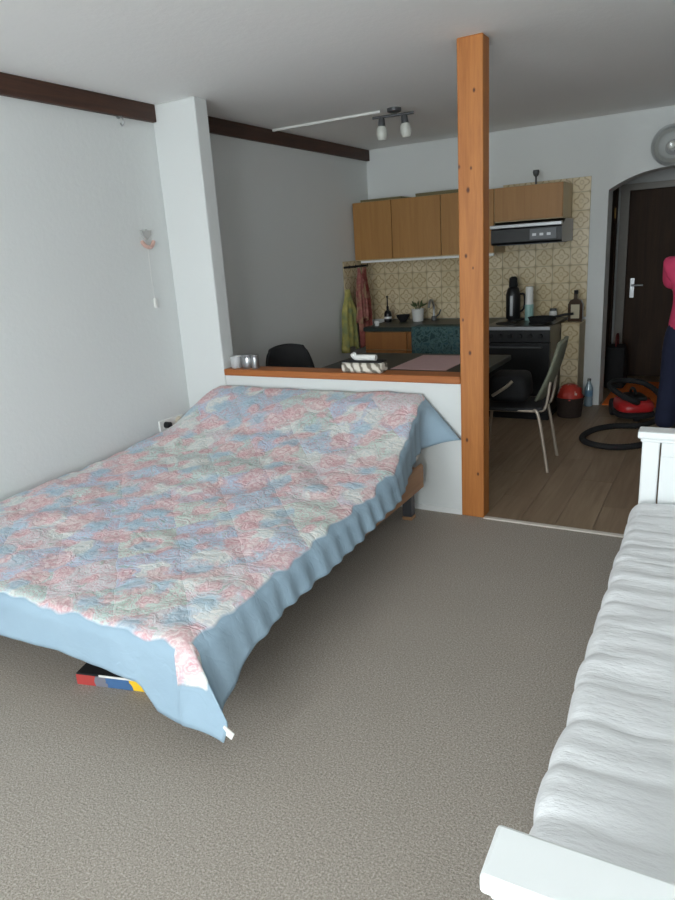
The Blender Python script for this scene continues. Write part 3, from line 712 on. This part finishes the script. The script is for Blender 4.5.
# ------------------------------------------------------------------ ceiling spot lamp, cable duct, glass globe
LY = 4.77
o = MB().box((XL+.037, LY-.012, H-.016), (-2.235, LY+.012, H), bev=.003).build('cable_duct', M_WHITEP); tag(o, 'thin white cable duct crossing the ceiling to the spot lamp', 'cable duct')
lp = thing('spot_lamp', 'ceiling lamp with two frosted glass spots on a steel bar', 'lamp', (-2.13, LY, H))
MB().lathe((0, 0, 0), [(.05, 0), (.05, -.022), (.03, -.03), (.001, -.031)], 20).build('ceiling_plate', M_GREYM, lp, True)
MB().tube([(-.16, -.02, -.045), (.14, .02, -.045)], .010).build('bar', M_GREYM, lp, True)
M_FROST = plain('frosted_glass', srgb(206, 208, 200), .3, var=.03)
for (x, yy, tl) in ((-.10, -.013, .05), (.085, .012, -.06)):
    MB().tube([(x, yy, -.04), (x+tl*.2, yy-.01, -.07)], .007).build('arm', M_GREYM, lp, True)
    hd_ = MB().lathe((0, 0, 0), [(.012, 0), (.022, -.01), (.026, -.055), (.022, -.06)], 16).build('lamp_socket', M_GREYM, lp, True); hd_.location = (x+tl*.2, yy-.01, -.05); hd_.rotation_euler = (.1, tl, 0)
    MB().lathe((0, 0, 0), [(.022, -.05), (.036, -.07), (.04, -.11), (.03, -.145), (.026, -.145), (.03, -.11), (.02, -.06)], 18, cap=False).build('glass_shade', M_FROST, hd_, True)
gp = hy(672, 145, YB-.17)
gl = thing('globe_lamp', 'clear glass globe lamp on the wall above the arch', 'lamp', (gp.x, YB, gp.z))
MB().lathe((0, 0, 0), [(.06, 0), (.06, -.015), (.035, -.025), (.03, -.05)], 20, 'Y').build('wall_plate', M_CHROME, gl, True)
MB().lathe((0, 0, 0), [(max(.152*math.sin(PI*k/22), .001), -.178+.152*math.cos(PI*k/22)) for k in range(2, 23)], 28, 'Y', cap=False).build('glass_globe', glass('lamp_glass', (.93, .94, .94, 1), .22, .06), gl, True)
MB().lathe((0, 0, 0), [(.018, -.05), (.018, -.09), (.03, -.13), (.034, -.16), (.024, -.19), (.001, -.195)], 16, 'Y').build('bulb', M_FROST, gl, True)

# ------------------------------------------------------------------ dining table and chairs
tb = thing('dining_table', 'dark dining table standing behind the white half wall', 'table', (-1.84, 4.29, 0))
M_TAB = plain('dark_green_laminate', srgb(40, 46, 42), .5, var=.2)
B('tabletop', (-.58, -.36, .705), (.575, .40, .74), M_TAB, tb, .004)
B('apron', (-.30, -.26, .63), (.30, .30, .704), M_BLACKM, tb)
for x in (-.30, .25):
    for y in (-.26, .25): B('leg', (x, y, 0), (x+.05, y+.05, .63), M_BLACKM, tb, .004)
a, b_, c_, d_ = [hz(x, y, .752) for x, y in ((384, 366.5), (385, 354), (462, 352), (468, 366.5))]
o = MB().box((a.x+.06, 4.02, .7405), (-1.50, 4.60, .7445), bev=.0015).build('table_runner', plain('dusty_pink_cloth', srgb(200, 166, 164), .9, bump=.3)); tag(o, 'dusty pink cloth spread on the dark dining table', 'tablecloth')
M_GRN = plain('grey_green_shell', srgb(112, 116, 100), .55, var=.12)
M_TUBE = plain('pale_steel_tube', srgb(176, 164, 150), .35, .5)
M_DSEAT = plain('dark_seat_pad', srgb(38, 38, 40), .8)
def dchair(name, label, loc, rz, shell, tubem, seatm):
    # local: faces -X, backrest at +X
    c = thing(name, label, 'chair', loc, rz, 'dining chairs at the table')
    rows = []
    for i in range(17):
        u = i/16; x = -.21+.42*u; row = []
        for j in range(17): q = j/16-.5; row.append((x, q*(.40-.04*u), .43+.012*(2*q)**2-.012*math.sin(u*PI)))
        rows.append(row)
    m = MB(); m.grid(rows); s_ = m.build('seat', seatm, c, True); s_.modifiers.new('s', 'SOLIDIFY').thickness = .022
    rows = []
    for i in range(21):
        u = i/20; z = .47+.41*u; x = .20+.14*u+.02*math.sin(u*PI); row = []
        hw_ = .20*(1-.25*(2*u-1)**2)*(1 if u < .95 else .96)
        for j in range(13): q = j/12*2-1; row.append((x-.035*q*q, q*hw_, z-.02*q*q*u))
        rows.append(row)
    m = MB(); m.grid(rows); s_ = m.build('backrest', shell, c, True); s_.modifiers.new('s', 'SOLIDIFY').thickness = .014
    for s in (-1, 1):
        MB().tube(spline([(-.24, s*.20, 0), (-.20, s*.185, .40), (-.17, s*.18, .415)], 6), .011).build('leg', tubem, c, True)
        MB().tube(spline([(.26, s*.20, 0), (.19, s*.185, .38), (.15, s*.18, .412)], 6), .011).build('leg', tubem, c, True)
        MB().tube([(-.18, s*.18, .413), (.17, s*.18, .413)], .010).build('side_tube', tubem, c, True)
        MB().tube(spline([(.15, s*.12, .41), (.22, s*.12, .42), (.25, s*.12, .6)], 6), .010).build('back_strut', tubem, c, True)
    return c
ch = dchair('dining_chair', 'grey green shell chair with steel legs by the post', (-1.205, 4.58, 0), math.radians(3), M_GRN, M_TUBE, M_DSEAT)
bc = dchair('dining_chair', 'black dining chair with its backrest showing above the half wall', (-2.52, 3.99, 0), math.radians(150), M_BLACKM, M_GREYM, M_DSEAT)
# black bag on the green chair
bg = thing('handbag', 'black bag with pale strap lying on the grey green chair', 'bag', (-1.235, 4.60, .447), math.radians(3))
m = MB().box((-.15, -.14, 0), (.13, .14, .19), bev=.05, seg=3)
for v_ in m.bm.verts: v_.co.x *= 1-.8*max(0, v_.co.z-.05); v_.co.y += .02*noise.noise(v_.co*9)
m.build('bag_body', M_BLACKM, bg, True)
MB().tube(spline([(-.10, -.15, .05), (-.05, -.165, .085), (.0, -.165, .12), (.03, -.14, .15)], 5), .011).build('strap', plain('pale_strap', srgb(150, 138, 120), .7), bg, True)

# ------------------------------------------------------------------ things on the half wall
CZ = .812
lathe_thing('glass_tumbler', 'cloudy glass tumbler at the pillar end of the cap rail', 'glass', -2.79, 3.545, [('tumbler', [(.032, 0), (.036, .004), (.04, .075), (.037, .075), (.032, .01)], glass('cloudy_glass', (.85, .87, .88, 1), .9, .2)), ('candle', [(.028, .012), (.028, .04), (.001, .042)], M_WHITEP)], CZ)
for (px, r, hh, lab) in ((248.5, .042, .075, 'wide silver tin standing on the cap rail beside glass tumbler'), (256.5, .026, .075, 'narrow silver tin standing on the cap rail')):
    q = hy(px, 366, 3.55)
    lathe_thing('silver_tin', lab, 'tin', q.x, 3.55 if r > .03 else 3.54, [('tin_body', [(r*.95, 0), (r, .004), (r, hh-.006), (r*.95, hh)], M_CHROME), ('lid', [(r*.97, hh), (r*1.02, hh+.003), (r*1.02, hh+.014), (.001, hh+.016)], M_CHROME)], CZ)
bx0 = hy(343, 372, 3.52).x; bx1 = hy(383, 372, 3.52).x
t = NT('mottled_wicker'); v = t.tc(); wv = t.n('ShaderNodeTexWave', {'Vector': v, 'Scale': 9., 'Distortion': 9., 'Detail': 3.}, bands_direction='DIAGONAL').outputs[1]
t.col(t.ramp(wv, [(.15, srgb(120, 112, 100)), (.45, srgb(186, 180, 166)), (.7, srgb(216, 210, 198))])); t.set(Roughness=.9)
nb = thing('napkin_basket', 'small white and brown mottled basket with rolled cloth on top', 'basket', ((bx0+bx1)/2, 3.545, CZ)); w2 = (bx1-bx0)/2
B('basket_body', (-w2, -.05, 0), (w2, .05, .06), t.m, nb, .012, smooth=True)
B('dark_band', (-w2+.005, -.046, .06), (w2-.005, .046, .068), M_BLACKM, nb, .002)
MB().tube(spline([(-w2*.5, -.01, .11), (-w2*.4, 0, .085), (0, 0, .085), (w2*.6, .0, .085)], 4), [.014, .018, .019]+[.018]*10, 12).build('rolled_cloth', M_WHITEP, nb, True)

# ------------------------------------------------------------------ things on the left wall
p = hx(146, 240, XL)
orn = thing('wall_ornament', 'small pale ornament with pink crescent hung on the left wall', 'ornament', (XL, p.y, p.z))
MB().prism([(.0, .0), (.035, .03), (.045, .06), (.02, .05), (.0, .065), (-.02, .05), (-.045, .06), (-.035, .03)], 'X', .002, .014).build('wings', plain('pale_grey', srgb(180, 180, 178), .5), orn)
MB().tube(spline([(.012, -.055, -.005), (.018, -.03, -.035), (.02, 0, -.045), (.018, .03, -.035), (.012, .055, -.005)], 5), [.004]+[.012]*19+[.004], 10).build('crescent', plain('shell_pink', srgb(214, 176, 164), .5), orn, True)
MB().tube([(.006, 0, -.05), (.006, -.004, -.22), (.006, .0, -.39)], .0012, 6).build('cord', M_WHITEP, orn, True)
q = hx(148, 304, XL); MB().box((0, -.012, q.z-p.z-.03), (.018, .012, q.z-p.z+.03), bev=.004).build('switch', M_WHITEP, orn)
p = hx(166, 431, XL)
sk = thing('wall_socket', 'cream double wall socket with black plug above the coverlet', 'socket', (XL, p.y+.05, p.z+.035))
B('plate', (0, -.11, -.04), (.012, .12, .045), M_WHITEP, sk, .003)
MB().lathe((0, -.055, .01), [(.022, .012), (.022, .05), (.014, .055), (.001, .056)], 16, 'X').build('plug', M_BLACK, sk, True)
MB().lathe((0, .07, .005), [(.034, .012), (.03, .018), (.03, .03), (.001, .031)], 20, 'X').build('socket_face', plain('cream_plastic', srgb(214, 204, 184), .5), sk, True)
MB().tube(spline([(.055, -.055, .01), (.075, -.06, 0), (.06, -.075, -.05), (.03, -.075, -.12)], 5), .004, 8).build('cord', M_BLACKM, sk, True)
p = hx(122, 118, XL+.036)
hk = thing('wall_hook', 'tiny silver hook under the dark beam on the left wall', 'hook', (XL, p.y, 2.348))
MB().tube(spline([(0.003, 0, 0), (.03, 0, 0), (.045, 0, -.03), (.03, 0, -.05), (.018, 0, -.035)], 5), .004, 8).build('hook_wire', M_CHROME, hk, True)
MB().lathe((.006, 0, 0), [(.012, -.004), (.012, .003), (.001, .004)], 12, 'X').build('hook_plate', M_CHROME, hk, True)

# ------------------------------------------------------------------ kitchen floor and hall
p = hz(570, 412, 0); bn = thing('waste_basket', 'dark brown woven basket with red bag beside the tiled ledge', 'basket', (-1.098, 5.98, 0))
M_BASK = plain('dark_brown_wicker', srgb(58, 46, 40), .85, var=.3, scale=50, bump=.6)
MB().lathe((0, 0, 0), [(.095, 0), (.10, .005), (.118, .17), (.122, .175), (.113, .175), (.095, .02), (.001, .018)], 24).build('basket_body', M_BASK, bn, True)
m = MB(); rg = []
for k in range(9):
    u = k/8; rg.append(((.108*math.cos(u*PI/2*.9)+.004)*(1+.0*k), .165+.12*math.sin(u*PI/2)))
m.lathe((0, 0, 0), rg, 24)
for v_ in m.bm.verts: v_.co += Vector((1, 1, .6))*(.02*noise.noise(v_.co*22))
t = NT('red_white_bag'); t.col(t.ramp(t.noise(t.tc(), 16, 2), [(.42, srgb(186, 52, 40)), (.58, srgb(196, 64, 48)), (.62, srgb(214, 190, 180))])); t.set(Roughness=.5)
m.build('bag', t.m, bn, True)
lathe_thing('water_bottle', 'clear blue plastic water bottle on the floor by the arch', 'bottle', hz(588, 406, 0).x, 6.40, [('bottle_body', [(.03, 0), (.036, .008), (.036, .07), (.033, .08), (.036, .09), (.036, .17), (.014, .225), (.013, .235)], glass('blue_plastic', (.55, .72, .82, 1), .9, .15)), ('cap', [(.016, .232), (.016, .255), (.001, .257)], M_GREYM), ('label_band', [(.0368, .095), (.0368, .15)], plain('blue_label', srgb(110, 150, 180), .5))], 0)
rug = MB().box((-.90, 6.46, .0), (.0, 7.6, .010), bev=.003).build('doormat', plain('orange_rug', srgb(232, 118, 40), .95, var=.25, scale=14, bump=.5)); tag(rug, 'orange rug lying on the floor of the hall', 'rug')
# dark bag leaning in the hall
bg = thing('shopping_bag', 'tall black bag standing in the hall beside dark door', 'bag', (-.90, 7.30, .010))
m = MB().box((-.10, -.13, 0), (.10, .13, .42), bev=.03, seg=2)
for v_ in m.bm.verts: v_.co.x *= 1-.5*max(0, v_.co.z-.1); v_.co += Vector((.012, .012, 0))*noise.noise(v_.co*7)
m.build('bag_body', M_BLACKM, bg, True)
MB().tube(spline([(0, -.08, .40), (0, -.06, .52), (0, .06, .52), (0, .08, .40)], 6), .009).build('handle', plain('dark_red_strap', srgb(96, 30, 28), .7), bg, True)
# vacuum cleaner
vp = hz(628, 420, 0)
vc = thing('vacuum_cleaner', 'red and black canister vacuum cleaner with coiled hose', 'vacuum cleaner', (vp.x+.02, vp.y+.10, 0), math.radians(20))
M_RED = plain('red_plastic', srgb(176, 36, 38), .3)
def blob(sx, sy, z0, h, n=28, m_=10, pw_=.6):
    mb = MB(); prof = []
    rows = [[(sx*math.copysign(abs(math.cos(t_))**pw_, math.cos(t_))*r, sy*math.copysign(abs(math.sin(t_))**pw_, math.sin(t_))*r, z) for t_ in [2*PI*k/n for k in range(n+1)]] for (r, z) in [(.01, z0), (.86, z0), (.97, z0+h*.12), (1, z0+h*.4), (.95, z0+h*.68), (.78, z0+h*.9), (.45, z0+h), (.01, z0+h*1.02)]]
    mb.grid(rows); bmesh.ops.remove_doubles(mb.bm, verts=mb.bm.verts, dist=.002); return mb
blob(.16, .20, .03, .06).build('bumper', M_BLACKM, vc, True)
blob(.152, .19, .075, .10).build('body', M_RED, vc, True)
blob(.10, .13, .155, .05).build('lid', M_BLACK, vc, True)
for s in (-1, 1): MB().lathe((s*.135, .10, .075), [(.001, -.02*s), (.07, -.02*s), (.075, 0), (.07, .022*s), (.001, .025*s)], 20, 'X').build('wheel', M_BLACKM, vc, True)
MB().lathe((0, -.14, .025), [(.001, -.02), (.025, -.02), (.025, .02), (.001, .02)], 14, 'X').build('castor', M_BLACKM, vc, True)
MB().tube(spline([(0, -.08, .21), (0, -.03, .245), (0, .05, .245), (0, .10, .205)], 6), .012).build('carry_handle', M_BLACK, vc, True)
R_ = vc.rotation_euler.to_matrix()
def vl(p): return R_.transposed() @ (Vector(p)-Vector(vc.location))
def wp(x, y, z=.022): return vl(hz(x, y, z))
pts = [(0, -.10, .19), (-.02, -.19, .24), (-.12, -.20, .30), (-.20, -.06, .30), (-.15, .12, .27), (.05, .18, .24), (.22, .08, .18), (.26, -.08, .08), wp(655, 421), wp(640, 425.5), wp(615, 426), wp(596, 429), wp(584, 435), wp(583, 440), wp(592, 444), wp(610, 447), wp(630, 446.5), wp(650, 443), wp(668, 438)]
pts[0:8] = [(0, -.14, .16), (-.05, -.23, .19), (-.16, -.20, .25), (-.20, -.02, .29), (-.08, .16, .29), (.10, .14, .27), (.20, .0, .20), (.24, -.16, .07)]
sp = spline(pts, 14)
MB().tube(sp, [.021+.003*(i % 2) for i in range(len(sp))], 10).build('hose', M_BLACKM, vc, True)

# ------------------------------------------------------------------ person in the kitchen
def skinmesh(name, verts, edges, mat, parent=None, sub=2, root=0):
    me = bpy.data.meshes.new(name); me.from_pydata([v[:3] for v in verts], edges, []); ob = bpy.data.objects.new(name, me); COL.objects.link(ob)
    md = ob.modifiers.new('k', 'SKIN'); md.use_smooth_shade = True
    for i, v in enumerate(verts):
        sv = me.skin_vertices[0].data[i]; r = v[3]; sv.radius = r if isinstance(r, tuple) else (r, r); sv.use_root = (i == root)
    s2 = ob.modifiers.new('s', 'SUBSURF'); s2.levels = sub; s2.render_levels = sub
    dg = bpy.context.evaluated_depsgraph_get(); nm = bpy.data.meshes.new_from_object(ob.evaluated_get(dg))
    ob.modifiers.clear(); ob.data = nm; nm.materials.clear(); nm.materials.append(mat)
    nm.polygons.foreach_set('use_smooth', [True]*len(nm.polygons))
    if parent: ob.parent = parent
    return ob
M_SKIN = plain('skin', srgb(206, 160, 134), .6, var=.05); M_PINK = plain('pink_cotton', srgb(222, 70, 112), .85, var=.06); M_NAVY = plain('navy_denim', srgb(30, 36, 62), .9, var=.15); M_HAIR = plain('brown_hair', srgb(70, 48, 34), .6, var=.2)
# local: faces +Y, X to her right; height 1.62
PV = [(0, 0, .90, (.135, .10)), (0, .0, 1.03, (.115, .085)), (0, -.01, 1.18, (.13, .095)), (0, -.01, 1.31, (.125, .085)), (0, 0, 1.37, (.07, .06)), (0, .01, 1.43, .05), (0, .025, 1.50, (.07, .08)), (0, .02, 1.57, (.072, .088)), (0, .01, 1.61, (.045, .055))]
PE = [(i, i+1) for i in range(8)]
def limb(start, pts):
    k = start
    for p_ in pts: PV.append(p_); PE.append((k, len(PV)-1)); k = len(PV)-1
    return k
for s in (-1, 1):
    limb(0, [(s*.095, 0, .82, .085), (s*.115, .02, .47, .055), (s*.12, -.01, .27, .05), (s*.125, -.02, .085, .036), (s*.13, .05, .045, .036), (s*.135, .14, .035, .03)])
    hnd = limb(3, [(s*.165, -.01, 1.335, .052), (s*.165, .13, 1.13, .042), (s*.13, .31, 1.10, .034), (s*.12, .37, 1.10, .024), (s*.11, .415, 1.10, (.034, .018))])
person = skinmesh('person', PV, PE, M_SKIN)
person.scale = (.95, .95, .95); person.location = (-.19, 5.50, 0); person.rotation_euler = (0, 0, math.radians(-18))
tag(person, 'person in pink short sleeved top and navy trousers standing in the kitchen', 'person')
for s in (-1, 1):
    hb = Vector((s*.11, .42, 1.10))
    for k in range(4):
        z = .024-.016*k; L_ = (.062, .07, .066, .05)[k]
        pts = [hb+Vector((0, .0, z)), hb+Vector((-s*.004, L_*.5, z-.004)), hb+Vector((-s*.024, L_*.85, z-.008)), hb+Vector((-s*.04, L_*.8, z-.01))]
        MB().tube(spline(pts, 3), [.009]*3+[.0085]*3+[.0075]*3+[.006], 8).build('finger', M_SKIN, person, True)
    pts = [hb+Vector((-s*.005, -.03, .025)), hb+Vector((-s*.03, -.005, .045)), hb+Vector((-s*.042, .025, .045))]
    MB().tube(spline(pts, 3), [.011]*3+[.010]*3+[.007], 8).build('thumb', M_SKIN, person, True)
    MB().lathe((s*.028, .100, 1.545), [(.001, -.008), (.010, -.004), (.012, 0), (.009, .005), (.001, .008)], 12, 'Y').build('eye', M_WHITEP, person, True)
    MB().lathe((s*.077, .01, 1.53), [(.001, -.008), (.02, -.006), (.024, 0), (.016, .006), (.001, .008)], 12, 'X').build('ear', M_SKIN, person, True)
MB().tube([(0, .100, 1.548), (0, .118, 1.52), (0, .105, 1.505)], [.006, .013, .009], 10).build('nose', M_SKIN, person, True)
MB().tube([(-.022, .092, 1.475), (0, .103, 1.476), (.022, .092, 1.475)], [.003, .006, .003], 8).build('mouth', plain('lips', srgb(170, 96, 92), .5), person, True)
m = MB(); rows = []
for i in range(15):
    th_ = PI*.80*i/14
    rows.append([(.094*math.sin(th_)*math.cos(ph_), .01+.113*math.sin(th_)*math.sin(ph_)-(.02 if i > 5 else 0), 1.545+.105*math.cos(th_)-(.05*max(0, (i-7)/7))) for ph_ in [PI*(.86)+PI*1.28*k/24 if i > 4 else 2*PI*k/24 for k in range(25)]])
m.grid(rows); o = m.build('hair', M_HAIR, person, True); o.modifiers.new('s', 'SOLIDIFY').thickness = .012
SV = [(0, 0, .80, (.185, .14)), (0, 0, .93, (.17, .125)), (0, 0, 1.05, (.145, .107)), (0, -.01, 1.18, (.15, .115)), (0, -.01, 1.31, (.15, .11)), (0, 0, 1.385, (.10, .09))]
SE = [(i, i+1) for i in range(5)]
for s in (-1, 1):
    SV += [(s*.165, -.01, 1.335, .082), (s*.18, .09, 1.16, .08)]; n_ = len(SV); SE += [(4, n_-2), (n_-2, n_-1)]
skinmesh('shirt', SV, SE, M_PINK, person)
TV = [(0, 0, 1.0, (.14, .11)), (0, 0, .84, (.155, .12))]; TE = [(0, 1)]
for s in (-1, 1):
    TV += [(s*.10, 0, .74, .105), (s*.118, .02, .47, .088), (s*.125, -.01, .27, .085), (s*.13, -.02, .06, .085)]; n_ = len(TV); TE += [(1, n_-4), (n_-4, n_-3), (n_-3, n_-2), (n_-2, n_-1)]
skinmesh('trousers', TV, TE, M_NAVY, person)
for s in (-1, 1):
    m = MB().box((s*.135-.045, -.10, 0), (s*.135+.045, .18, .075), bev=.03, seg=3); m.build('shoe', M_BLACKM, person, True)
